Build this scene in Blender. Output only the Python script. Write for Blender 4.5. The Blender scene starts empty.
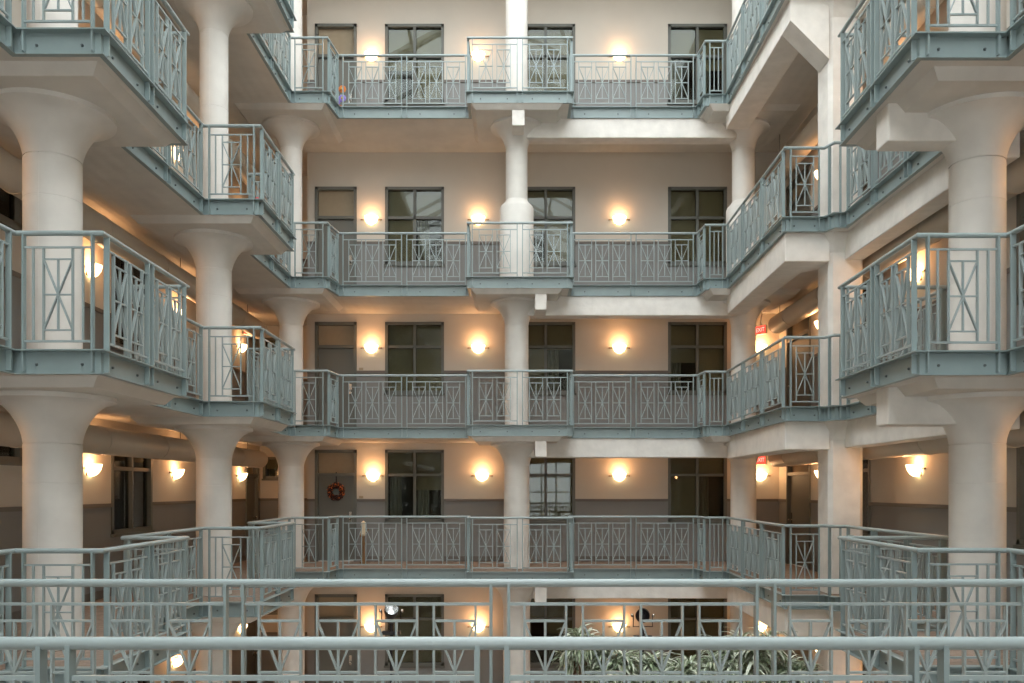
import bpy, bmesh, math, random
from mathutils import Vector, Matrix
random.seed(7)
C = bpy.context.scene.collection
PI = math.pi
EYE = 5.05
F = 846.0

# ------------------------------------------------------------------ camera
cd = bpy.data.cameras.new('camera'); cam = bpy.data.objects.new('camera', cd); C.objects.link(cam)
cam.location = (0, 0, EYE); cam.rotation_euler = (PI/2, 0, 0)
cd.sensor_width = 36; cd.lens = 36*F/1024; cd.shift_y = (489.5-341.5)/1024; cd.clip_start = .05; cd.clip_end = 200
bpy.context.scene.camera = cam
# ------------------------------------------------------------------ world: bright overcast sky above the glazed roof opening
w = bpy.data.worlds.new('sky'); bpy.context.scene.world = w; w.use_nodes = True
bg = w.node_tree.nodes['Background']; bg.inputs[0].default_value = (0.95, 0.99, 1.0, 1); bg.inputs[1].default_value = 4.1
vs = bpy.context.scene.view_settings
vs.view_transform = 'Standard'; vs.look = 'None'; vs.gamma = 1; vs.use_curve_mapping = False; vs.exposure = 0.27
bpy.context.scene.cycles.max_bounces = 8
bpy.context.scene.cycles.diffuse_bounces = 5
bpy.context.scene.cycles.sample_clamp_indirect = 6
BULB = 7.0            # watts of every wall lamp

# ------------------------------------------------------------------ materials
def mat(name, col, rough=.6, metal=0, noise=0, nscale=3, bump=0, bscale=30, emit=None, estr=0, spec=.5, boards=0):
    m = bpy.data.materials.new(name); m.use_nodes = True
    nt = m.node_tree; b = nt.nodes['Principled BSDF']
    b.inputs['Base Color'].default_value = (*col, 1); b.inputs['Roughness'].default_value = rough
    b.inputs['Metallic'].default_value = metal; b.inputs['Specular IOR Level'].default_value = spec
    tc = nt.nodes.new('ShaderNodeTexCoord'); g = nt.nodes.new('ShaderNodeNewGeometry')
    if noise:
        n = nt.nodes.new('ShaderNodeTexNoise'); n.inputs['Scale'].default_value = nscale; n.inputs['Detail'].default_value = 6
        nt.links.new(g.outputs['Position'], n.inputs['Vector'])
        r = nt.nodes.new('ShaderNodeValToRGB'); r.color_ramp.elements[0].position = .3; r.color_ramp.elements[1].position = .7
        r.color_ramp.elements[0].color = (*[c*(1-noise) for c in col], 1)
        r.color_ramp.elements[1].color = (*[min(1, c*(1+noise*.5)) for c in col], 1)
        nt.links.new(n.outputs[0], r.inputs[0]); nt.links.new(r.outputs[0], b.inputs['Base Color'])
    if bump:
        n2 = nt.nodes.new('ShaderNodeTexNoise'); n2.inputs['Scale'].default_value = bscale; n2.inputs['Detail'].default_value = 4
        nt.links.new(g.outputs['Position'], n2.inputs['Vector'])
        bp = nt.nodes.new('ShaderNodeBump'); bp.inputs['Strength'].default_value = bump; bp.inputs['Distance'].default_value = .02
        src = n2.outputs[0]
        if boards:      # the print of the form boards in the cast concrete
            wv = nt.nodes.new('ShaderNodeTexWave'); wv.inputs['Scale'].default_value = boards; wv.bands_direction = 'DIAGONAL'
            wv.inputs['Distortion'].default_value = .4
            mp = nt.nodes.new('ShaderNodeMapping'); mp.inputs['Scale'].default_value = (1, 0, 0) if boards > 0 else (1, 1, 1)
            nt.links.new(g.outputs['Position'], mp.inputs[0]); nt.links.new(mp.outputs[0], wv.inputs['Vector'])
            ad = nt.nodes.new('ShaderNodeMath'); ad.operation = 'ADD'
            nt.links.new(wv.outputs['Fac'], ad.inputs[0]); nt.links.new(src, ad.inputs[1]); src = ad.outputs[0]
        nt.links.new(src, bp.inputs['Height']); nt.links.new(bp.outputs[0], b.inputs['Normal'])
    if emit:
        b.inputs['Emission Color'].default_value = (*emit, 1); b.inputs['Emission Strength'].default_value = estr
    return m
M = {}
M['concrete'] = mat('painted_concrete', (.74, .725, .68), .75, noise=.10, nscale=1.6, bump=.25, bscale=14)
M['soffit'] = mat('board_marked_concrete', (.70, .68, .63), .8, noise=.09, nscale=2.2, bump=.2, bscale=12, boards=3.2)
M['column'] = mat('column_paint', (.77, .755, .71), .6, noise=.09, nscale=2.5, bump=.12, bscale=10)
M['white_beam'] = mat('white_beam_paint', (.82, .80, .75), .65, noise=.10, nscale=4, bump=.35, bscale=9)
M['steel'] = mat('blue_grey_steel_paint', (.27, .345, .35), .36, noise=.06, nscale=5)
M['rail'] = mat('blue_grey_rail_paint', (.33, .40, .405), .28, noise=.04, nscale=6)
M['wall'] = mat('cream_wall_plaster', (.63, .595, .53), .85, noise=.03, nscale=2)
M['wainscot'] = mat('taupe_wainscot_paint', (.25, .255, .25), .7, noise=.04, nscale=2)
M['chair_rail'] = mat('chair_rail_paint', (.17, .155, .14), .6)
M['frame'] = mat('grey_green_frame_paint', (.14, .15, .135), .5)
M['door'] = mat('grey_green_door_paint', (.165, .17, .15), .55)
M['carpet'] = mat('brown_carpet_tile', (.33, .26, .21), .95, noise=.25, nscale=18)
M['lobby'] = mat('ground_floor_tile', (.42, .37, .32), .5, noise=.15, nscale=2)
M['blind'] = mat('tan_roller_blind', (.37, .31, .22), .9, noise=.05, nscale=9)
M['bolt'] = mat('dark_bolt', (.10, .125, .13), .4)
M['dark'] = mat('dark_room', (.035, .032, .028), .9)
M['curtain'] = mat('grey_curtain', (.30, .29, .25), .9, noise=.2, nscale=20)
M['duct'] = mat('painted_duct', (.60, .54, .45), .45, noise=.03)
M['chrome'] = mat('chrome', (.7, .7, .68), .2, 1)
M['black'] = mat('black_metal', (.02, .02, .022), .4)
M['reflector'] = mat('silver_reflector', (.8, .82, .82), .25, .8)
M['shade'] = mat('glowing_frosted_glass', (.9, .85, .75), .4, emit=(1, .70, .36), estr=6)
M['sign_red'] = mat('exit_sign_face', (.6, .02, .015), .5, emit=(1, .05, .03), estr=2.2)
M['sign_white'] = mat('exit_letters', (.9, .85, .8), .5, emit=(1, .55, .45), estr=1.0)
M['sign_box'] = mat('exit_box', (.7, .68, .62), .5)
M['leaf'] = mat('variegated_leaf', (.30, .38, .24), .45, noise=.45, nscale=14)
M['leaf_pale'] = mat('pale_leaf', (.66, .72, .60), .45, noise=.2, nscale=14)
M['stem'] = mat('woody_stem', (.16, .10, .06), .8)
M['terracotta'] = mat('terracotta', (.36, .14, .07), .8)
M['wood'] = mat('planter_wood', (.20, .11, .06), .7, noise=.2, nscale=6)
M['soil'] = mat('soil', (.05, .035, .025), .95)
M['orange'] = mat('orange_petal', (.75, .22, .04), .6)
M['purple'] = mat('purple_petal', (.32, .25, .72), .6)
M['red'] = mat('red_petal', (.75, .04, .06), .6)
M['yellow'] = mat('yellow_petal', (.85, .55, .12), .6)
M['berry_dark'] = mat('dark_berry', (.05, .012, .008), .4)
M['berry'] = mat('orange_berry', (.62, .16, .03), .4)
M['bronze'] = mat('bronze', (.28, .17, .08), .4, .5)
M['ivory'] = mat('ivory_glaze', (.7, .6, .42), .5)
M['truss'] = mat('white_roof_steel', (.85, .85, .82), .5)
M['plaque'] = mat('beige_plaque', (.42, .35, .25), .5)
def glass():
    m = bpy.data.materials.new('window_glass'); m.use_nodes = True; nt = m.node_tree; nt.nodes.clear()
    o = nt.nodes.new('ShaderNodeOutputMaterial'); mx = nt.nodes.new('ShaderNodeMixShader')
    t = nt.nodes.new('ShaderNodeBsdfTransparent'); t.inputs[0].default_value = (.75, .77, .72, 1)
    g = nt.nodes.new('ShaderNodeBsdfGlossy'); g.inputs['Roughness'].default_value = .02; g.inputs[0].default_value = (.9, .95, .95, 1)
    f = nt.nodes.new('ShaderNodeFresnel'); f.inputs[0].default_value = 1.42
    nt.links.new(f.outputs[0], mx.inputs[0]); nt.links.new(t.outputs[0], mx.inputs[1]); nt.links.new(g.outputs[0], mx.inputs[2])
    nt.links.new(mx.outputs[0], o.inputs[0]); return m
M['glass'] = glass()

# ------------------------------------------------------------------ mesh helpers
class MB:
    def __init__(s): s.v = []; s.f = []; s.mi = []; s.sm = []
    def add(s, vs, fs, mi=0, sm=False):
        k = len(s.v); s.v += [tuple(v) for v in vs]
        for f in fs: s.f.append([i+k for i in f]); s.mi.append(mi); s.sm.append(sm)
        return s
    def box(s, x0, x1, y0, y1, z0, z1, mi=0):
        vs = [(x, y, z) for x in (x0, x1) for y in (y0, y1) for z in (z0, z1)]
        return s.add(vs, [(0,1,3,2),(4,6,7,5),(0,4,5,1),(2,3,7,6),(0,2,6,4),(1,5,7,3)], mi)
    def bar(s, a, b, wd, dp, up=(0, 1, 0), mi=0):      # rectangular bar from a to b; dp measured along 'up'
        a, b = Vector(a), Vector(b); d = (b-a).normalized(); u = Vector(up); u = (u - d*u.dot(d)).normalized(); r = d.cross(u)
        vs = []
        for p in (a, b):
            for su, sr in ((-1,-1),(1,-1),(1,1),(-1,1)): vs.append(p + u*su*dp/2 + r*sr*wd/2)
        return s.add(vs, [(0,1,2,3),(7,6,5,4),(0,4,5,1),(1,5,6,2),(2,6,7,3),(3,7,4,0)], mi)
    def cyl(s, a, b, r0, r1=None, n=16, mi=0, cap=True):
        r1 = r0 if r1 is None else r1
        a, b = Vector(a), Vector(b); d = (b-a).normalized(); t = Vector((0,0,1)) if abs(d.z) < .9 else Vector((1,0,0))
        u = d.cross(t).normalized(); v = d.cross(u)
        vs = []
        for p, r in ((a, r0), (b, r1)):
            for i in range(n):
                an = 2*PI*i/n; vs.append(p + u*math.cos(an)*r + v*math.sin(an)*r)
        s.add(vs, [(i, (i+1) % n, n+(i+1) % n, n+i) for i in range(n)], mi, True)
        if cap: s.add(vs[:n], [list(range(n))[::-1]], mi); s.add(vs[n:], [list(range(n))], mi)
        return s
    def tube(s, pts, r, n=12, mi=0):                    # mitred round tube along a polyline
        pts = [Vector(p) for p in pts]; rings = []
        for i, p in enumerate(pts):
            if i == 0: d = pts[1]-p
            elif i == len(pts)-1: d = p-pts[i-1]
            else: d = (pts[i+1]-p).normalized() + (p-pts[i-1]).normalized()
            d.normalize()
            k = 1.0
            if 0 < i < len(pts)-1: k = 1/max(.4, d.dot((p-pts[i-1]).normalized()))
            up = Vector((0, 0, 1)) if abs(d.z) < .95 else Vector((0, 1, 0))
            sd = d.cross(up).normalized(); up = sd.cross(d)
            rings.append([p + sd*math.cos(2*PI*j/n)*r*k + up*math.sin(2*PI*j/n)*r for j in range(n)])
        vs = [v for rg in rings for v in rg]; fs = []
        for i in range(len(pts)-1):
            for j in range(n): fs.append((i*n+j, i*n+(j+1) % n, (i+1)*n+(j+1) % n, (i+1)*n+j))
        s.add(vs, fs, mi, True)
        s.add(rings[0], [list(range(n))], mi); s.add(rings[-1], [list(range(n))[::-1]], mi)
        return s
    def lathe(s, prof, c=(0,0,0), n=40, mi=0, a0=0, a1=2*PI):
        full = abs(a1-a0-2*PI) < 1e-6; m = n if full else n+1
        vs = [(c[0]+r*math.cos(a0+(a1-a0)*j/n), c[1]+r*math.sin(a0+(a1-a0)*j/n), c[2]+z) for r, z in prof for j in range(m)]
        fs = []
        for i in range(len(prof)-1):
            for j in range(n):
                fs.append((i*m+j, i*m+(j+1) % m, (i+1)*m+(j+1) % m, (i+1)*m+j))
        return s.add(vs, fs, mi, True)
    def ball(s, c, r, n=8, mi=0, sc=(1,1,1)):
        h = n//2; vs = []; 
        for i in range(h+1):
            t = PI*i/h
            for j in range(n): vs.append((c[0]+r*sc[0]*math.sin(t)*math.cos(2*PI*j/n), c[1]+r*sc[1]*math.sin(t)*math.sin(2*PI*j/n), c[2]+r*sc[2]*math.cos(t)))
        return s.add(vs, [(i*n+j, (i+1)*n+j, (i+1)*n+(j+1) % n, i*n+(j+1) % n) for i in range(h) for j in range(n)], mi, True)
    def prism(s, poly, z0, z1, mi=0, mt=None, mb=None):
        n = len(poly)
        lo = [(x, y, z0) for x, y in poly]; hi = [(x, y, z1) for x, y in poly]
        s.add(lo+hi, [(i, (i+1) % n, n+(i+1) % n, n+i) for i in range(n)], mi)
        s.add(lo, [list(range(n))[::-1]], mi if mb is None else mb); s.add(hi, [list(range(n))], mi if mt is None else mt)
        return s
    def mesh(s, name, mats):
        me = bpy.data.meshes.new(name); me.from_pydata(s.v, [], s.f)
        if not isinstance(mats, (list, tuple)): mats = [mats]
        for m in mats: me.materials.append(m)
        me.polygons.foreach_set('material_index', s.mi); me.polygons.foreach_set('use_smooth', s.sm)
        bm = bmesh.new(); bm.from_mesh(me); bmesh.ops.remove_doubles(bm, verts=bm.verts, dist=1e-5)
        bmesh.ops.recalc_face_normals(bm, faces=bm.faces)
        for e in bm.edges:
            if len(e.link_faces) == 2 and e.calc_face_angle(0) > .6: e.smooth = False
        bm.to_mesh(me); bm.free(); me.update(); return me
    def build(s, name, mats, parent=None, loc=(0,0,0), rz=0):
        return link(name, s.mesh(name, mats), parent, loc, rz)
def link(name, me, parent=None, loc=(0,0,0), rz=0):
    o = bpy.data.objects.new(name, me); C.objects.link(o); o.location = loc; o.rotation_euler = (0, 0, rz)
    if parent: o.parent = parent
    return o
def tag(o, label=None, cat=None, group=None, kind=None):
    if label: o['label'] = label
    if cat: o['category'] = cat
    if group: o['group'] = group
    if kind: o['kind'] = kind
    return o
def thing(name, label, cat, loc=(0,0,0), rz=0, group=None):
    o = bpy.data.objects.new(name, None); C.objects.link(o); o.location = loc; o.rotation_euler = (0, 0, rz); o.empty_display_size = .1
    return tag(o, label, cat, group)
counters = {}
def numbered(stem):
    counters[stem] = counters.get(stem, 0)+1; return '%s_%d' % (stem, counters[stem])
def structure(stem, label=None):
    o = bpy.data.objects.new(numbered(stem), None); C.objects.link(o); o['kind'] = 'structure'
    if label: o['label'] = label; o['category'] = stem
    return o

# ------------------------------------------------------------------ levels (metres above the ground floor)
LV = {'E': 0.0, 'D': 3.37, 'C': 6.37, 'B': 9.39, 'A': 13.17}
ROOF = 17.0
SOFF = {'E': 3.37-.23, 'D': 6.37-.23, 'C': 9.39-.23, 'B': 13.17-.23, 'A': ROOF}
FLOORNAME = {'E': 'ground floor', 'D': 'second floor', 'C': 'third floor', 'B': 'fourth floor', 'A': 'top floor'}
def px(x, y, z): return 512+F*x/y, 489.5-F*(z-EYE)/y
def in_view(pts, z0, z1, m=12):
    q = [px(x, max(y, .5), z) for x, y in pts for z in (z0, z1)]
    xs = [a for a, b in q]; ys = [b for a, b in q]
    return max(xs) > -m and min(xs) < 1024+m and max(ys) > -m and min(ys) < 683+m

WL, WR, WB = -6.35, 6.25, 19.8     # wall faces
EDGE = [(-4.72, 5.0), (-4.70, 7.99), (-3.87, 7.99), (-3.88, 10.1), (-4.65, 10.1), (-4.62, 12.66), (-3.77, 12.66), (-3.77, 14.6),
        (-4.55, 14.6), (-4.52, 17.27), (-3.77, 17.27), (-3.68, 17.97), (-.9, 17.97), (-.9, 17.27), (1.22, 17.27), (1.22, 17.97),
        (3.94, 17.97), (3.98, 17.4), (4.42, 17.4), (4.35, 13.48), (4.98, 13.48), (5.06, 13.27), (5.24, 13.27), (5.22, 10.13),
        (3.93, 10.13), (3.87, 8.06), (4.72, 8.06), (4.74, 5.0)]
SECT = [([0,1], 'closest to the viewer on the left', 'left'),
        ([1,2,3,4], 'around the near left column bulge', 'left'),
        ([4,5], 'recessed between the two left bulges', 'left'),
        ([5,6,7,8], 'around the middle left column bulge', 'left'),
        ([8,9], 'recessed behind the middle left bulge', 'left'),
        ([9,10,11], 'at the back left corner', 'back'),
        ([11,12], 'in the left recess of the back gallery', 'back'),
        ([12,13,14,15], 'around the central bulge at the back', 'back'),
        ([15,16], 'in the right recess of the back gallery', 'back'),
        ([16,17,18], 'at the short back right corner', 'back'),
        ([18,19,20,21,22], 'along the right bulge to the square pillar', 'right'),
        ([22,23], 'between square pillar and near right bulge', 'right'),
        ([23,24,25,26], 'around the near right column bulge', 'right'),
        ([26,27], 'closest to the viewer on the right', 'right')]
def normals(path):
    out = []
    for i in range(len(path)):
        ns = []
        for a, b in ((i-1, i), (i, i+1)):
            if a >= 0 and b < len(path):
                d = Vector((path[b][0]-path[a][0], path[b][1]-path[a][1])).normalized(); ns.append(Vector((d.y, -d.x)))
        n = sum(ns, Vector((0, 0))).normalized(); out.append(n/max(.3, n.dot(ns[0])))
    return out
NORM = normals(EDGE)
def off(i, d): return (EDGE[i][0]+NORM[i].x*d, EDGE[i][1]+NORM[i].y*d)

# ------------------------------------------------------------------ the setting: slabs, walls
for lv in 'DCBA':
    z = LV[lv]
    poly = [(-4.66, -12.0)] + [off(i, -.05) for i in range(len(EDGE))] + [(4.8, -12.0), (WR+.15, -12.0), (WR+.15, 21.45), (WL-.15, 21.45), (WL-.15, -12.0)]
    b = MB().prism(poly, z-.228, z-.01, 0, 1, 0)
    o = b.build('floor', [M['soffit'], M['carpet']]); tag(o, kind='structure')
o = MB().box(WL-.15, WR+.15, -12, 21.45, -.2, 0).build('floor', M['lobby']); tag(o, kind='structure')
# roof over the galleries, open above the court
rp = MB()
rp.box(WL-.15, -4.5, -12, 21.45, ROOF, ROOF+.25); rp.box(5.0, WR+.15, -12, 21.45, ROOF, ROOF+.25)
rp.box(-4.5, 5.0, 17.8, 21.45, ROOF, ROOF+.25); rp.box(-4.5, 5.0, -12, -11.5, ROOF, ROOF+.25)
tag(rp.build('ceiling', M['soffit']), kind='structure')

WAINS = 1.43
def wall(name, mapf, u0, u1, ops, lv, thick=.15):
    """one storey of wall with real openings; mapf(u, d, z) -> xyz, d into the wall"""
    z0, z1 = LV[lv], SOFF[lv]+.0
    us = sorted({u0, u1, *[o[0] for o in ops], *[o[1] for o in ops]})
    zs = sorted({z0, z1, z0+WAINS, *[o[2] for o in ops], *[o[3] for o in ops]})
    inside = lambda u, z: any(o[0] < u < o[1] and o[2] < z < o[3] for o in ops)
    b = MB()
    for i in range(len(us)-1):
        for j in range(len(zs)-1):
            uc, zc = (us[i]+us[i+1])/2, (zs[j]+zs[j+1])/2
            if inside(uc, zc): continue
            q = [mapf(u, d, z) for u, z in ((us[i], zs[j]), (us[i+1], zs[j]), (us[i+1], zs[j+1]), (us[i], zs[j+1])) for d in (0, thick)]
            mi = 1 if zc < z0+WAINS else 0
            b.add([q[0], q[2], q[4], q[6]], [(0,1,2,3)], mi); b.add([q[1], q[3], q[5], q[7]], [(3,2,1,0)], mi)
    for (a, c, zl, zh) in ops:
        for (p, q2) in (((a, zl), (c, zl)), ((c, zl), (c, zh)), ((c, zh), (a, zh)), ((a, zh), (a, zl))):
            b.add([mapf(p[0], 0, p[1]), mapf(q2[0], 0, q2[1]), mapf(q2[0], thick, q2[1]), mapf(p[0], thick, p[1])], [(0,1,2,3)], 0)
    o = b.build(name, [M['wall'], M['wainscot']]); tag(o, kind='structure')
    # chair rail between openings
    cuts = sorted([(o2[0], o2[1]) for o2 in ops if o2[2] < z0+WAINS < o2[3]]); spans = []; s = u0
    for a, c in cuts: spans.append((s, a)); s = c
    spans.append((s, u1)); t = MB(); tb = MB()
    def mbox(B, a, c, d0, d1, zl, zh):
        vs = [mapf(u, d, z) for u in (a, c) for d in (d0, d1) for z in (zl, zh)]
        B.add(vs, [(0,1,3,2),(4,6,7,5),(0,4,5,1),(2,3,7,6),(0,2,6,4),(1,5,7,3)])
    for a, c in spans:
        if c-a > .03: mbox(t, a, c, -.025, 0, z0+WAINS-.03, z0+WAINS+.03); mbox(tb, a, c, -.015, 0, z0, z0+.12)
    tr = t.build(numbered('trim'), M['chair_rail']); tag(tr, kind='structure')
    bb = tb.build(name.replace('wall', 'baseboard'), M['chair_rail']); tag(bb, kind='structure')

def mbx(B, mapf, a, c, d0, d1, zl, zh, mi=0):
    vs = [mapf(u, d, z) for u in (a, c) for d in (d0, d1) for z in (zl, zh)]
    B.add(vs, [(0,1,3,2),(4,6,7,5),(0,4,5,1),(2,3,7,6),(0,2,6,4),(1,5,7,3)], mi)

def window(mapf, u0, u1, z0, z1, zt=None, style=0, mull=True):
    r = structure('window')
    fw = .065; f = MB()
    mbx(f, mapf, u0, u0+fw, -.02, .09, z0, z1); mbx(f, mapf, u1-fw, u1, -.02, .09, z0, z1)
    mbx(f, mapf, u0, u1, -.02, .09, z1-fw, z1); mbx(f, mapf, u0, u1, -.02, .09, z0, z0+fw)
    um = (u0+u1)/2
    if mull: mbx(f, mapf, um-.03, um+.03, -.005, .09, z0+fw, z1-fw)
    if zt: mbx(f, mapf, u0+fw, u1-fw, -.005, .09, zt-.03, zt+.03)
    f.build('window_frame', M['frame'], r)
    mbb = MB(); mbx(mbb, mapf, u0-.02, u1+.02, -.05, .03, z0-.045, z0); mbb.build('window_sill', M['frame'], r)
    cols = [(u0+fw, um-.03), (um+.03, u1-fw)] if mull else [(u0+fw, u1-fw)]
    rows = [(z0+fw, zt-.03), (zt+.03, z1-fw)] if zt else [(z0+fw, z1-fw)]
    for a, c in cols:
        for zl, zh in rows:
            p = MB(); mbx(p, mapf, a, c, .05, .058, zl, zh); p.build('pane', M['glass'], r)
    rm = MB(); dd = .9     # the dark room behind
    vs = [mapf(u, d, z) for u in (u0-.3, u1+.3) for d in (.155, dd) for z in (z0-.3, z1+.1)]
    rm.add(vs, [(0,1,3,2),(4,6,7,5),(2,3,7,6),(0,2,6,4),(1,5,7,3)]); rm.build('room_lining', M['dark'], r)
    for k, (a, c) in enumerate(cols):
        t = (style*2+k) % 5
        bl = MB()
        drop = [1.0, 1.0, .35, .55, 1.0][t]
        if not zt: drop = .5
        zl = z1-fw-(z1-z0-2*fw)*drop
        mbx(bl, mapf, a, c, .12, .125, zl, z1-fw); mbx(bl, mapf, a, c, .115, .135, zl-.025, zl)
        bl.build('roller_blind', M['blind'], r)
        if drop < 1:
            cu = MB(); n = 12; wd = (c-a)*.45; vs = []
            for i in range(n+1):
                u = a+.02+wd*i/n; d = .22+.03*math.sin(i*1.7)
                vs += [mapf(u, d, z0), mapf(u, d, z1-.05)]
            cu.add(vs, [(2*i, 2*i+2, 2*i+3, 2*i+1) for i in range(n)], 0, True); cu.build('curtain', M['curtain'], r)
    return r

def door(mapf, u0, u1, z0, z1, zt=2.02, flip=1):
    r = structure('door'); fw = .07; f = MB()
    mbx(f, mapf, u0, u0+fw, -.03, .12, z0, z1); mbx(f, mapf, u1-fw, u1, -.03, .12, z0, z1)
    mbx(f, mapf, u0, u1, -.03, .12, z1-fw, z1); mbx(f, mapf, u0+fw, u1-fw, -.02, .12, z0+zt-.03, z0+zt+.04)
    f.build('door_frame', M['frame'], r)
    d = MB(); mbx(d, mapf, u0+fw, u1-fw, .05, .1, z0+.01, z0+zt-.03)
    dl = d.build('door_leaf', M['door'], r)
    t = MB(); mbx(t, mapf, u0+fw, u1-fw, .09, .11, z0+zt+.04, z1-fw); t.build('transom_panel', M['blind'], r)
    h = MB(); uh = u1-fw-.09 if flip > 0 else u0+fw+.09
    p0 = mapf(uh, .05, z0+1.0); p1 = mapf(uh, -.02, z0+1.0); h.cyl(p0, p1, .012); h.ball(p1, .03)
    mbx(h, mapf, uh-.03, uh+.03, .04, .05, z0+.93, z0+1.16); h.build('door_handle', M['chrome'], r)
    return r

back = lambda u, d, z: (u, WB+d, z)
left = lambda u, d, z: (WL-d, u, z)
right = lambda u, d, z: (WR+d, u, z)
endw = lambda u, d, z: (u, 21.3+d, z)
for k, lv in enumerate('EDCBA'):
    z = LV[lv]; top = {'E': 2.6, 'D': 2.61, 'C': 2.60, 'B': 2.74, 'A': 2.77}[lv]
    s = {'E': .93}.get(lv, .93)
    ops = [(-4.61, -3.63, z, z+top)] + [(a, c, z+s, z+top) for a, c in ((-2.97, -1.59), (.1, 1.48), (3.65, 5.03))]
    wall('wall_back', back, -4.79, WR, ops, lv)
    door(back, *ops[0][:2], z, z+top)
    for q, o in enumerate(ops[1:]): window(back, *o, zt=z+2.02, style=k+q)
    lo = [(9.2, 10.95, z+2.03, z+2.55), (13.4, 14.9, z+.97, z+2.55), (20.15, 21.1, z, z+2.45)]
    wall('wall_left', left, -12, 21.3, lo, lv)
    window(left, *lo[0], style=2+k); window(left, *lo[1], zt=z+2.02, style=k+1); door(left, *lo[2][:2], z, z+2.45)
    ro = [(9.2, 10.45, z+1.0, z+2.55), (14.75, 16.2, z+.9, z+2.55), (17.7, 19.2, z, z+2.5)]
    wall('wall_right', right, -12, WB+.15, ro, lv)
    window(right, *ro[0], zt=z+2.02, style=k); window(right, *ro[1], zt=z+2.02, style=k+2); door(right, *ro[2][:2], z, z+2.5)
    eo = [(-6.27, -5.35, z+1.95, z+2.5)]
    wall('wall_far_corridor', endw, WL-.15, -4.6, eo, lv); window(endw, *eo[0], style=k)
    tag(MB().box(-4.79, -4.64, WB+.155, 21.3, z, SOFF[lv]).build('wall_corridor_side', M['wall']), kind='structure')
fr = MB().box(WL-.15, -3.6, -12.2, -12.0, 0, ROOF).box(3.6, WR+.15, -12.2, -12.0, 0, ROOF).box(-3.6, 3.6, -12.2, -12.0, 0, 1.2).box(-3.6, 3.6, -12.2, -12.0, 8.6, ROOF)  # unseen wall behind the camera; its opening is added to light the lower floors
tag(fr.build('wall_front', M['wall']), kind='structure')
added_glazing = MB()
for k in range(9): added_glazing.box(-3.6+k*.9-.04, -3.6+k*.9+.04, -12.15, -12.02, 1.2, 8.6)
for k in range(9): added_glazing.box(-3.6, 3.6, -12.15, -12.02, 1.2+k*.925-.04, 1.2+k*.925+.04)
tag(added_glazing.build(numbered('window'), M['frame']), kind='structure')  # bars of the added daylight opening, not a known window

# roof glazing bars and trusses over the court (seen only in the glass)
for i, y in enumerate((-8.9, -4.2, 0.5, 5.2, 9.9, 14.6)):
    t = thing('roof_truss', 'white steel roof truss, %s bays from the back wall' % ['six', 'five', 'four', 'three', 'two', 'one'][i], 'roof truss', (.25, y, ROOF+.3))
    ch = MB().cyl((-4.8, 0, 0), (4.8, 0, 0), .07); ch.build('bottom_chord', M['truss'], t)
    for sx in (-1, 1):
        MB().bar((sx*4.8, 0, 0), (0, 0, 2.6), .14, .14).build('rafter', M['truss'], t)
        for a, c in ((.9, 0), (2.2, 2.2)):
            MB().bar((sx*a*2, 0, 0), (sx*(a if c == 0 else 3.2), 0, 2.6*(1-(a if c == 0 else 3.2)/4.8)), .08, .08).build('strut', M['truss'], t)
gb = MB()
for i in range(12):
    for sx in (-1, 1): gb.bar((.25+sx*4.8, -11.3+i*2.6, ROOF+.35), (.25, -11.3+i*2.6, ROOF+2.95), .08, .12, (0,0,1))
for sx in (-1, 1):
    for q in (0, .33, .66, 1): gb.bar((.25+sx*4.8*(1-q), -11.5, ROOF+.38+2.6*q), (.25+sx*4.8*(1-q), 17.8, ROOF+.38+2.6*q), .08, .1, (0,0,1))
tag(gb.build(numbered('trim'), M['truss']), kind='structure')

# ------------------------------------------------------------------ steel edge channels and railings
RH = 1.10
post_cache = {}
def post_mesh(h=RH+.2):
    if h not in post_cache:
        post_cache[h] = MB().box(-.009, .009, -.026, .026, -h, 0).mesh('post', M['steel'])
    return post_cache[h]
lat_cache = {}
def lattice_mesh(wd, t1, t2, top, bot):
    key = (wd, t1, t2, top, bot)
    if key not in lat_cache:
        b = MB(); h = wd/2; mid = (t1+t2)/2; th, dp = .013, .032
        for x in (-h, h): b.box(x-th/2, x+th/2, -dp/2, dp/2, -bot, -top)
        for q in (t1, mid, t2): b.box(-h, h, -.010, .010, -q-.007, -q+.007)
        b.box(-.007, .007, -.012, .012, -t2, -t1)
        b.bar((-h, 0, -t1), (h, 0, -t2), .011, .030); b.bar((h, 0, -t1), (-h, 0, -t2), .011, .028)
        lat_cache[key] = b.mesh('lattice_panel', M['rail'])
    return lat_cache[key]
bal_me = MB().box(-.008, .008, -.012, .012, -1.045, -.155).mesh('baluster', M['rail'])

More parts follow.
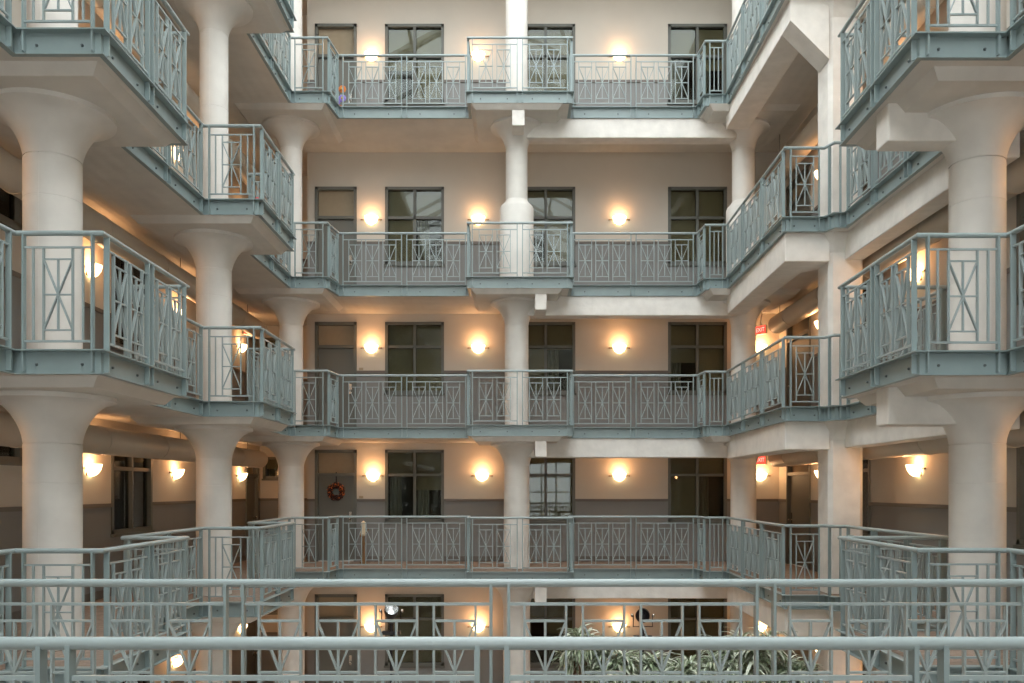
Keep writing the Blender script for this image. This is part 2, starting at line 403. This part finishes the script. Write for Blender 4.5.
def railing(path, z, label, group, inset=.09, boxw=.275, gap=.088, t1=.27, t2=.94, posts=None, n_fix=None, upo=.158):
    zt = z+RH+.025
    p0 = Vector((path[0][0], path[0][1], z)); r = thing('railing', label, 'railing', p0, 0, group)
    loc = lambda x, y, zz: (x-p0.x, y-p0.y, zz-p0.z)
    MB().tube([loc(x, y, zt-.025) for x, y in path], .025, 14).build('handrail', M['rail'], r)
    up, lo = MB(), MB()
    for i in range(len(path)-1):
        a = Vector(path[i]); c = Vector(path[i+1]); L = (c-a).length; d = (c-a)/L; rz = math.atan2(d.y, d.x)
        ins = min(inset, L*.2) if L > .3 else .03
        if posts is None:
            n = max(1, math.ceil((L-.2)/1.36))
            pl = [ins]
            for k in range(1, n): pl += [L*k/n-.055, L*k/n+.055]
            pl.append(L-ins)
        else: pl = posts
        if L < .3: pl = [L/2]
        for q in pl:
            pp = a+d*q; link('post', post_mesh(), r, loc(pp.x, pp.y, zt-.03), rz)
        for j in range(0, len(pl)-1, 2):
            s, e = pl[j], pl[j+1]; P = e-s
            A = a+d*s; B = a+d*e
            up.bar(loc(A.x, A.y, zt-upo), loc(B.x, B.y, zt-upo), .018, .018, (0,0,1))
            lo.bar(loc(A.x, A.y, zt-1.045), loc(B.x, B.y, zt-1.045), .02, .02, (0,0,1))
            if P < .18: continue
            if P < .38:
                for q in (P/3, 2*P/3):
                    pp = A+d*q; link('baluster', bal_me, r, loc(pp.x, pp.y, zt), rz)
                continue
            n = n_fix or max(1, int((P-.02)/.385)); wd = n*boxw+(n-1)*gap; m = (P-wd)/2
            for q in range(n):
                pp = A+d*(m+boxw/2+q*(boxw+gap))
                link('lattice_panel', lattice_mesh(boxw, t1, t2, .158, 1.045), r, loc(pp.x, pp.y, zt), rz)
            if m > .16:
                for q in (m*.48, P-m*.48):
                    pp = A+d*q; link('baluster', bal_me, r, loc(pp.x, pp.y, zt), rz)
    up.build('upper_rail', M['rail'], r)
    lo.build('bottom_rail', M['rail'], r)
    return r

prof = [(.045, 0), (.045, -.012), (-.025, -.018), (-.025, -.216), (.012, -.220), (.012, -.23), (-.045, -.23), (-.045, 0)]
bolt_me = MB().ball((0, 0, 0), .015, 8).cyl((0, .03, 0), (0, -.012, 0), .011, n=8).mesh('bolt', M['bolt'])
def channel(idx, z, label, group):
    n = len(prof); p0 = EDGE[idx[0]]
    vs = []; r = thing('edge_channel', label, 'steel channel', (p0[0], p0[1], z-.23), 0, group)
    for i in idx:
        for o, h in prof: x, y = off(i, o); vs.append((x-p0[0], y-p0[1], h+.23))
    b = MB()
    for k in range(len(idx)-1): b.add(vs[k*n:(k+2)*n], [(j, (j+1) % n, n+(j+1) % n, n+j) for j in range(n)])
    b.add(vs[:n], [list(range(n))]); b.add(vs[-n:], [list(range(n))])
    b.build('channel_beam', M['steel'], r)
    for k in range(len(idx)-1):
        a = Vector(EDGE[idx[k]]); c = Vector(EDGE[idx[k+1]]); L = (c-a).length
        if L < .35: continue
        d = (c-a)/L; nn = Vector((d.y, -d.x)); m = max(1, math.ceil((L-.2)/1.36)); rz = math.atan2(d.y, d.x)
        for j in range(m):
            for q in (.24, .76) if L/m > .5 else (.5,):
                pp = a+d*(L*(j+q)/m) + nn*(-.02)
                link('bolt', bolt_me, r, (pp.x-p0[0], pp.y-p0[1], .115-.02), rz)
for lv in 'DCBA':
    z = LV[lv]
    for idx, where, side in SECT:
        path = [EDGE[i] for i in idx]
        if in_view([p for p in path], z-.25, z-.01) :
            channel(idx, z, 'steel channel on the %s slab edge %s' % (FLOORNAME[lv], where), 'steel edge channels of the %s' % FLOORNAME[lv])
        if in_view(path, z, z+RH):
            railing(path, z, 'blue-grey %s railing %s' % (FLOORNAME[lv], where), 'railings of the %s galleries' % FLOORNAME[lv])

# bridge in front of the camera with its two rails
bz = LV['D']
tag(MB().box(-4.7, 4.72, 3.1, 5.33, bz-.2, bz-.01).build('floor', [M['carpet']]), kind='structure')
tag(MB().box(WL, WR, -4, 1.2, bz-.2, bz-.01).build('floor', [M['carpet']]), kind='structure')
def bridge_posts(xs, x0):
    out = []
    for k in range(-2, 3):
        c = -.075+1.645*k-x0
        out += [c-.055, c+.055]
    return out
for y, lab in ((5.25, 'thin-looking full-width railing on the far side of the bridge, behind the thicker closer one'),
               (3.19, 'thick-looking full-width railing lowest in the picture, on the near side of the bridge')):
    x0 = -4.66; pl = [.1]+[q for q in bridge_posts(None, x0)]+[9.22]
    railing([(x0, y), (4.66, y)], bz-.0, lab, 'pair of bridge railings', boxw=.258, gap=.103, posts=pl, n_fix=4, upo=.155, t1=.26, t2=.90)

# ------------------------------------------------------------------ columns
def column(x, y, lv, r, R, label, sleeve=None, panel=.85):
    z0, z1 = LV[lv], SOFF[lv]
    t = thing('column', label, 'column', (x, y, z0), 0, 'round concrete columns of the atrium')
    pt = .10 if lv != 'A' else .0; H = z1-z0-pt; fh = .50
    b = MB(); prof_ = [(r, 0), (r, H-fh-.012), (r-.006, H-fh-.008), (r-.006, H-fh), (r, H-fh+.004)]
    jz = [(r, 0)]
    for q in (.9, 1.75): jz += [(r, q-.004), (r-.004, q), (r, q+.004)]
    b.lathe(jz+[(r, H-fh-.01), (r-.006, H-fh-.006), (r-.006, H-fh)], n=48)
    b.box(-.004, .004, -r-.002, -r+.01, 0, H-fh)
    b.build('shaft', M['column'], t)
    c = MB(); pr = []
    for i in range(15):
        q = i/14; pr.append((r+(R-r)*(1-math.sqrt(max(0, 1-q*q)))**.8, H-fh+(fh-.05)*q))
    pr += [(R, H-.02), (R, H), (0, H)]
    c.lathe(pr, n=56); c.build('capital', M['column'], t)
    if pt:
        p = MB(); a = panel; e = .09
        lo = [(-a, -a), (a, -a), (a, a), (-a, a)]; hi = [(-a-e, -a-e), (a+e, -a-e), (a+e, a+e), (-a-e, a+e)]
        vs = [(u, v, H) for u, v in lo] + [(u, v, H+pt+.01) for u, v in hi]
        p.add(vs, [(0,1,2,3), (4,5,6,7)] + [(i, (i+1) % 4, 4+(i+1) % 4, 4+i) for i in range(4)])
        p.build('drop_panel', M['soffit'], t)
    if sleeve:
        s = MB().lathe([(sleeve, 0), (sleeve, 1.68), (sleeve-.02, 1.73), (r+.04, 1.80), (r, 1.86)], n=40); s.build('sleeve', M['column'], t)
    return t
cols = [(-4.91, 9.05, dict(E=.285, D=.285, C=.285, B=.24, A=.24), .62, 'near left'),
        (-4.79, 13.6, dict(E=.275, D=.275, C=.275, B=.22, A=.22), .60, 'middle left'),
        (-4.75, 18.2, dict(E=.28, D=.27, C=.25, B=.23, A=.23), .60, 'back left corner'),
        (.10, 18.2, dict(E=.29, D=.275, C=.255, B=.235, A=.235), .56, 'centre back'),
        (4.99, 18.25, dict(E=.28, D=.27, C=.26, B=.24, A=.24), .56, 'back right corner'),
        (5.03, 9.15, dict(E=.28, D=.275, C=.275, B=.275, A=.27), .63, 'near right')]
for x, y, rr, R, nm in cols:
    for lv in 'EDCBA':
        if not in_view([(x-.4, y), (x+.4, y)], LV[lv], SOFF[lv]): continue
        sl = .365 if lv == 'B' and nm in ('centre back', 'back right corner') else None
        column(x, y, lv, rr[lv], R, 'round cream column at the %s, %s%s' % (nm, FLOORNAME[lv], ', with a thicker lower sleeve' if sl else ''), sl)
def chamfer_sq(cx, cy, h, c): return [(cx-h+c, cy-h), (cx+h-c, cy-h), (cx+h, cy-h+c), (cx+h, cy+h-c), (cx+h-c, cy+h), (cx-h+c, cy+h), (cx-h, cy+h-c), (cx-h, cy-h+c)]
for lv in 'EDCBA':
    t = thing('pillar', 'white square pillar with cut corners on the right, %s' % FLOORNAME[lv], 'pillar', (5.38, 13.88, LV[lv]), 0, 'square pillar storeys')
    H = SOFF[lv]-LV[lv]
    MB().prism(chamfer_sq(0, 0, .28, .06), 0, H).build('shaft', M['white_beam'], t)
    b = MB(); lo = chamfer_sq(0, 0, .28, .06); hi = chamfer_sq(.06, 0, .42, .1)
    vs = [(u, v, H-.30) for u, v in lo] + [(u, v, H) for u, v in hi]
    b.add(vs, [(i, (i+1) % 8, 8+(i+1) % 8, 8+i) for i in range(8)] + [tuple(range(8, 16))]); b.build('capital', M['white_beam'], t)

# ------------------------------------------------------------------ concrete beams
def beam(poly, z0, z1, label, name='concrete_beam', chips=True, seed=1):
    cx = sum(p[0] for p in poly)/len(poly); cy = sum(p[1] for p in poly)/len(poly)
    b = MB().prism([(x-cx, y-cy) for x, y in poly], 0, z1-z0)
    o = b.build(name, M['white_beam'], None, (cx, cy, z0)); tag(o, label, 'beam', 'painted concrete beams')
    bv = o.modifiers.new('Bevel', 'BEVEL'); bv.width = .015; bv.segments = 2
    return o
for lv, up in (('E', 'D'), ('D', 'C'), ('C', 'B'), ('B', 'A')):
    s = SOFF[lv]; fn = FLOORNAME[up]
    beam([(.30, 17.99), (4.78, 17.99), (4.78, 18.35), (.30, 18.35)], s-.41, s+.005, 'long white beam under the %s back gallery, from centre column to right corner' % fn)
    beam([(-.0, 17.36), (.26, 17.36), (.26, 17.85), (-.0, 17.85)] if lv == 'B' else [(.47, 17.36), (.71, 17.36), (.71, 18.0), (.47, 18.0)], s-.42, s+.005,
         'short white beam stub under the central bulge of the %s' % fn)
    beam([(4.0, 9.0), (5.0, 9.0), (5.0, 9.3), (4.0, 9.3)], s-.40, s+.005, 'short cantilever beam from the near right column under the %s' % fn)
    bx, bh = (5.5, .32) if lv == 'B' else (5.35, .42)
    beam([(bx, 9.4), (bx+.3, 9.4), (bx+.3, 13.6), (bx, 13.6)], s-bh, s+.005, 'beam under the %s between near right column and square pillar' % fn)
    if lv == 'B':
        beam([(4.47, 14.03), (4.95, 14.03), (4.95, 17.7), (4.47, 17.7)], s-.36, s+.005, 'white beam under the top floor from the square pillar to the right corner')
        hb = MB(); q = [(4.47, s-.36), (4.47, s-.0), (5.09, s-.0), (5.09, s-.98)]
        hb.add([(x-4.8, y-13.8, z-s) for x, z in q for y in (13.58, 14.02)], [(0,2,4,6), (1,7,5,3), (0,1,3,2), (2,3,5,4), (4,5,7,6), (6,7,1,0)])
        o = hb.build('haunch', M['white_beam'], None, (4.8, 13.8, s)); tag(o, 'sloping concrete haunch on the square pillar under the top floor', 'haunch')
    else:
        beam([(4.38, 13.58), (5.1, 13.58), (5.1, 14.1), (4.88, 14.3), (4.88, 17.7), (4.50, 17.7)], s-.45, s+.005, 'white beam under the %s from the square pillar to the right corner' % fn)

# ------------------------------------------------------------------ ducts
for lv in 'EDCB':
    z = LV[lv]+2.38 if lv != 'B' else LV['B']+2.7
    for sx, xx, y1 in ((-1, -5.88, 19.7), (1, 5.95, 19.0)):
        t = thing('ventilation_duct', 'round cream air duct under the %s ceiling along the %s wall' % (FLOORNAME[lv], 'left' if sx < 0 else 'right'), 'duct', (xx, 6, z), 0, 'round ceiling ducts')
        MB().cyl((0, -2, 0), (0, y1-6, 0), .2, n=32).build('duct_pipe', M['duct'], t)
        for k in range(7): MB().cyl((0, k*2.0, 0), (0, k*2.0+.03, 0), .208, n=32).build('duct_collar', M['duct'], t)
        for k in (1.0, 5.0, 9.0, 12.8):
            hb = MB().cyl((0, k, .19), (0, k, SOFF[lv]-z), .006, n=6); hb.build('hanger_rod', M['black'], t)

# ------------------------------------------------------------------ wall lamps
prof_b = [(.0, -.185), (.05, -.178), (.10, -.145), (.14, -.085), (.158, -.02), (.16, 0), (.153, 0), (.133, -.08), (.09, -.138), (.0, -.172)]
shade_me = MB().lathe(prof_b, n=24, a0=PI, a1=2*PI).mesh('lamp_shade', M['shade'])
arm = MB(); arm.box(-.09, .09, -.02, 0, -.12, .03); arm.box(-.235, .235, -.028, -.012, -.022, -.002); arm.ball((-.235, -.02, -.012), .018); arm.ball((.235, -.02, -.012), .018)
bracket_me = arm.mesh('wall_bracket', M['bronze'])
def sconce(x, y, z, rz, label, W=BULB):
    t = thing('wall_sconce', label, 'wall lamp', (x, y, z), rz, 'half-bowl wall lamps')
    link('lamp_shade', shade_me, t, (0, -.025, .05)); link('wall_bracket', bracket_me, t)
    ld = bpy.data.lights.new('bulb', 'POINT'); ld.energy = W * (.7 if z > LV['B'] else 1.1); ld.color = (1, .46, .19); ld.shadow_soft_size = .07
    lo = bpy.data.objects.new('bulb', ld); C.objects.link(lo); lo.parent = t; lo.location = (0, -.19, .12)
SZ = {'A': 15.19, 'B': 11.37, 'C': 8.37, 'D': 5.38, 'E': 1.85}
nm = {0: 'between the door and the first window', 1: 'left of the centre column', 2: 'between the centre and right windows', 3: 'under the red exit sign'}
for lv in 'ABCDE':
    xs = [-3.29, -.79, 2.51] if lv != 'D' else [-3.25, -.70, 2.51]
    if lv in 'CDE': xs.append(5.80)
    for k, x in enumerate(xs): sconce(x, WB, SZ[lv], 0, 'half-bowl lamp on the %s back wall, %s' % (FLOORNAME[lv], nm[k]))
    for y, n2 in ((8.7, 'just outside the picture'), (12.7, 'behind the near left column'), (15.9, 'behind the middle left column'), (19.7, 'at the far left corridor')):
        if y < 9 or in_view([(WL, y)], SZ[lv]-.2, SZ[lv]+.2): sconce(WL, y, SZ[lv], PI/2, 'glowing half-bowl lamp on the %s left wall, %s' % (FLOORNAME[lv], n2))
    sconce(WR, 8.7, SZ[lv], -PI/2, 'half-bowl lamp on the %s right wall, beside the near window' % FLOORNAME[lv])
    if lv != 'A': sconce(WR, 16.95, SZ[lv], -PI/2, 'half-bowl lamp on the %s right wall, hidden by the square pillar' % FLOORNAME[lv])
    if in_view([(WR, 13.0)], SZ[lv]-.2, SZ[lv]+.2) or lv == 'B': sconce(WR, 13.0, SZ[lv], -PI/2, 'half-bowl lamp on the %s right wall, left of the near right column' % FLOORNAME[lv])

# ------------------------------------------------------------------ exit signs
_el = []
def exit_letters():
    if not _el:
        cu = bpy.data.curves.new('exit_lettering', 'FONT'); cu.body = 'EXIT'; cu.size = .13; cu.align_x = 'CENTER'; cu.align_y = 'CENTER'; cu.extrude = .001
        o = bpy.data.objects.new('exit_lettering', cu); C.objects.link(o)
        me = bpy.data.meshes.new_from_object(o.evaluated_get(bpy.context.evaluated_depsgraph_get())); bpy.data.objects.remove(o)
        me.transform(Matrix.Rotation(PI/2, 4, 'X')); me.materials.clear(); me.materials.append(M['sign_white']); _el.append(me)
    return _el[0]
def exit_sign(x, y, z, rz, label):
    t = thing('exit_sign', label, 'exit sign', (x, y, z), rz, 'red exit signs')
    MB().box(-.16, .16, -.06, 0, -.1, .1).build('sign_box', M['sign_box'], t)
    MB().box(-.15, .15, -.064, -.06, -.09, .09).build('sign_face', M['sign_red'], t)
    link('exit_lettering', exit_letters(), t, (0, -.067, 0))
    MB().box(-.012, .012, -.04, -.02, .1, .5).build('hanger', M['sign_box'], t)
for lv in 'CD':
    z = LV[lv]+2.36
    exit_sign(5.78, WB-.25, z, -1.05, 'red exit sign above the back right lamp on the %s' % FLOORNAME[lv])
    exit_sign(WL+.2, 19.6, z, 1.15, 'red exit sign in the far left corridor of the %s' % FLOORNAME[lv])

# door plaques
for lv in 'CD':
    t = thing('room_plaque', 'small beige plaque beside the %s back door' % FLOORNAME[lv], 'sign', (-3.53, WB, LV[lv]+1.5), 0, 'door plaques')
    MB().box(-.05, .05, -.012, 0, -.03, .03).build('plate', M['plaque'], t)

# ------------------------------------------------------------------ wreath on the second floor door
wz = 5.0
t = thing('door_wreath', 'round wreath of orange and dark berries hanging on the second floor door', 'wreath', (-4.12, WB+.05, wz))
b = MB(); rnd = random.Random(3)
for i in range(420):
    a = rnd.random()*2*PI; q = rnd.random()*2*PI; rr = .15+.065*math.cos(q)*rnd.random()**.5; 
    b.ball((rr*math.cos(a), -.06-.05*math.sin(q), rr*math.sin(a)), rnd.uniform(.012, .022), 6, 0 if rnd.random() < .74 else 1)
b.build('berries', [M['berry_dark'], M['berry']], t)
MB().tube([(.15*math.cos(i*PI/12), -.05, .15*math.sin(i*PI/12)) for i in range(25)], .045, 8).build('ring', M['berry_dark'], t)
rb = MB().box(-.012, .012, -.02, -.004, .17, .46); rb.box(-.05, .05, -.024, -.004, .36, .385); rb.build('hanging_ribbon', M['black'], t)

# bronze ornament in front of the second floor window
t = thing('ornamental_figure', 'slim bronze and ivory ornament standing on the second floor gallery', 'ornament', (-3.38, 19.25, LV['D']))
MB().lathe([(0, 0), (.09, 0), (.09, .03), (.04, .06), (.03, .4), (.045, .45), (.03, .5), (.03, .62)], n=20).build('pedestal', M['bronze'], t)
MB().lathe([(.03, .62), (.065, .66), (.07, .74), (.045, .82), (.06, .87), (.055, .93), (.0, .97)], n=20).build('figure', M['ivory'], t)
MB().tube([(.03, 0, .68), (.09, -.01, .72), (.12, -.02, .80)], .015, 8).tube([(-.03, 0, .7), (-.07, -.02, .66), (-.05, -.05, .60)], .014, 8).build('arms', M['bronze'], t)

# flowers
def flower_pot(x, y, z, heads, label, s=1.0):
    t = thing('flower_pot', label, 'potted flowers', (x, y, z))
    MB().lathe([(0, 0), (.07*s, 0), (.10*s, .16*s), (.11*s, .16*s), (.11*s, .19*s), (.09*s, .19*s), (.0, .17*s)], n=20).build('pot', M['terracotta'], t)
    for (hx, hz, m, hr) in heads:
        st = MB().tube([(0, 0, .16*s), (hx*.4, 0, hz*.6), (hx, 0, hz)], .006, 6).build('flower_stem', M['leaf'], t)
        fl = MB()
        for k in range(9):
            a = 2*PI*k/9; fl.ball((hx+hr*.55*math.cos(a), -.01, hz+hr*.55*math.sin(a)), hr*.42, 8, 0, (1, .35, 1))
        fl.ball((hx, -.03, hz), hr*.3, 8, 1); fl.build('flower_head', [M[m], M['yellow']], t)
flower_pot(-3.78, 18.35, LV['A'], [(.1, .56, 'orange', .09), (.1, .36, 'purple', .09), (.0, .28, 'purple', .07)], 'pot of orange and purple flowers behind the top floor railing')
flower_pot(-4.45, 14.35, LV['B'], [(.12, .52, 'red', .10), (-.05, .50, 'yellow', .06), (-.14, .46, 'orange', .06)], 'pot of red and yellow flowers on the fourth floor left gallery')

# ------------------------------------------------------------------ stage lamps on the ground floor
def stage_lamp(x, y, z, face, tilt, label):
    t = thing('spotlight', label, 'spotlight', (x, y, 0))
    MB().cyl((0, 0, .02), (0, 0, z-.22), .025, n=12).build('stand_pole', M['black'], t)
    for k in range(3):
        a = 2*PI*k/3+.4; MB().cyl((0, 0, .7), (.5*math.cos(a), .5*math.sin(a), .015), .014, n=8).build('stand_leg', M['black'], t)
    MB().tube([(-.17, 0, z), (-.17, 0, z-.2), (.17, 0, z-.2), (.17, 0, z)], .012, 8).build('yoke', M['black'], t)
    d = Vector((math.sin(face)*math.cos(tilt), -math.cos(face)*math.cos(tilt), math.sin(tilt))); c = Vector((0, 0, z))
    b = MB(); b.cyl(c-d*.22, c-d*.02, .06, .125, n=28, cap=False); b.cyl(c-d*.02, c+d*.07, .125, .125, n=28, cap=False); b.cyl(c-d*.26, c-d*.22, .05, .07, n=20)
    b.build('lamp_housing', M['black'], t)
    r = MB(); r.cyl(c-d*.05, c+d*.055, .05, .12, n=28, cap=False); r.cyl(c-d*.06, c-d*.05, .05, .05, n=20); r.build('reflector', M['reflector'] if tilt > 0 else M['black'], t)
    MB().box(-.16, .16, -.05, .05, z-.42, z-.36).cyl((0, 0, z-.5), (0, 0, z-.22), .035, n=12).build('clamp', M['black'], t)
    for sx in (-1, 1): MB().cyl((sx*.17, 0, z), (sx*.21, 0, z), .03, n=10).build('tilt_knob', M['chrome'], t)
stage_lamp(-2.14, 15, 2.90, .3, .75, 'spotlight on a stand with a silver reflector turned up')
stage_lamp(2.32, 15, 2.82, -.25, -.02, 'black spotlight on a stand with its dark mouth to the viewer')

# ------------------------------------------------------------------ planter with strap-leaved plants
t = thing('planter_box', 'long low wooden planter under the strap-leaved plants', 'planter', (2.6, 12.8, 0))
MB().box(-2.0, 2.0, -.45, -.40, 0, .9).box(-2.0, 2.0, .40, .45, 0, .9).box(-2.0, -1.95, -.4, .4, 0, .9).box(1.95, 2.0, -.4, .4, 0, .9).build('box_sides', M['wood'], t)
MB().box(-1.95, 1.95, -.4, .4, .02, .82).build('soil', M['soil'], t)
def plant(x, y, top, rad, seed, label, n=620, pot=False):
    rn = random.Random(seed); t = thing('strap_leaf_plant', label, 'plant', (x, y, .8), 0, 'strap-leaved plants in the planter')
    base = top-.7-rad*.55
    st = MB(); heads = []
    for k in range(7):
        a = rn.random()*2*PI; q = rad*.55*rn.random()**.5; hx, hy = q*math.cos(a), q*math.sin(a); hz = base-rad*rn.uniform(-.15, .8)
        st.tube([(hx*.2, hy*.2, 0), (hx*.5, hy*.5, hz*.55), (hx, hy, hz)], .014, 6); heads.append((hx, hy, hz))
    st.build('stem', M['stem'], t)
    b = MB()
    for i in range(n):
        hx, hy, hz = heads[i % 7]; a = rn.random()*2*PI; L = rad*rn.uniform(.5, .95); wd = rn.uniform(.016, .028); el = rn.uniform(-.2, 1.25)
        d = Vector((math.cos(a), math.sin(a), 0)); s = Vector((-d.y, d.x, 0)); N = 6; vs = []; p = Vector((hx, hy, hz+rn.uniform(-.15, .1))); e = el
        for k in range(N+1):
            q = k/N; ww = wd*math.sin(PI*min(1, .12+.88*q))**.6*(1 if q < 1 else 0)
            up = Vector((0, 0, 1)); nrm = (d*(-math.sin(e)) + up*math.cos(e))
            vs += [p - s*ww + nrm*.006, p.copy(), p + s*ww + nrm*.006]
            p = p + (d*math.cos(e)+up*math.sin(e))*L/N; e -= rn.uniform(.16, .36)
        f1 = [(3*k, 3*k+1, 3*k+4, 3*k+3) for k in range(N)]; f2 = [(3*k+1, 3*k+2, 3*k+5, 3*k+4) for k in range(N)]
        b.add(vs, f1, 0 if rn.random() < .5 else 1, True); b.add(vs, f2, 1 if rn.random() < .5 else 0, True)
    o = b.build('foliage', [M['leaf'], M['leaf_pale']], t); o['kind'] = 'stuff'
pos = [(1.10, 12.8, 2.93, .46), (1.55, 12.65, 2.60, .46), (2.05, 12.9, 2.52, .46), (2.55, 12.7, 2.52, .46), (3.05, 12.85, 2.62, .50), (3.5, 12.65, 2.76, .50), (3.95, 12.9, 2.80, .52), (4.25, 12.6, 2.45, .42)]
pn = ['first from the left, the tallest, beside the centre column', 'second from the left', 'third from the left, under the dark spotlight', 'fourth from the left', 'fifth from the left', 'third from the right', 'second from the right, before the corner lamp', 'last on the right by the square pillar']
for i, (x, y, tp, rd) in enumerate(pos): plant(x, y, tp, rd, i+11, 'pale green strap-leaved plant, %s' % pn[i])
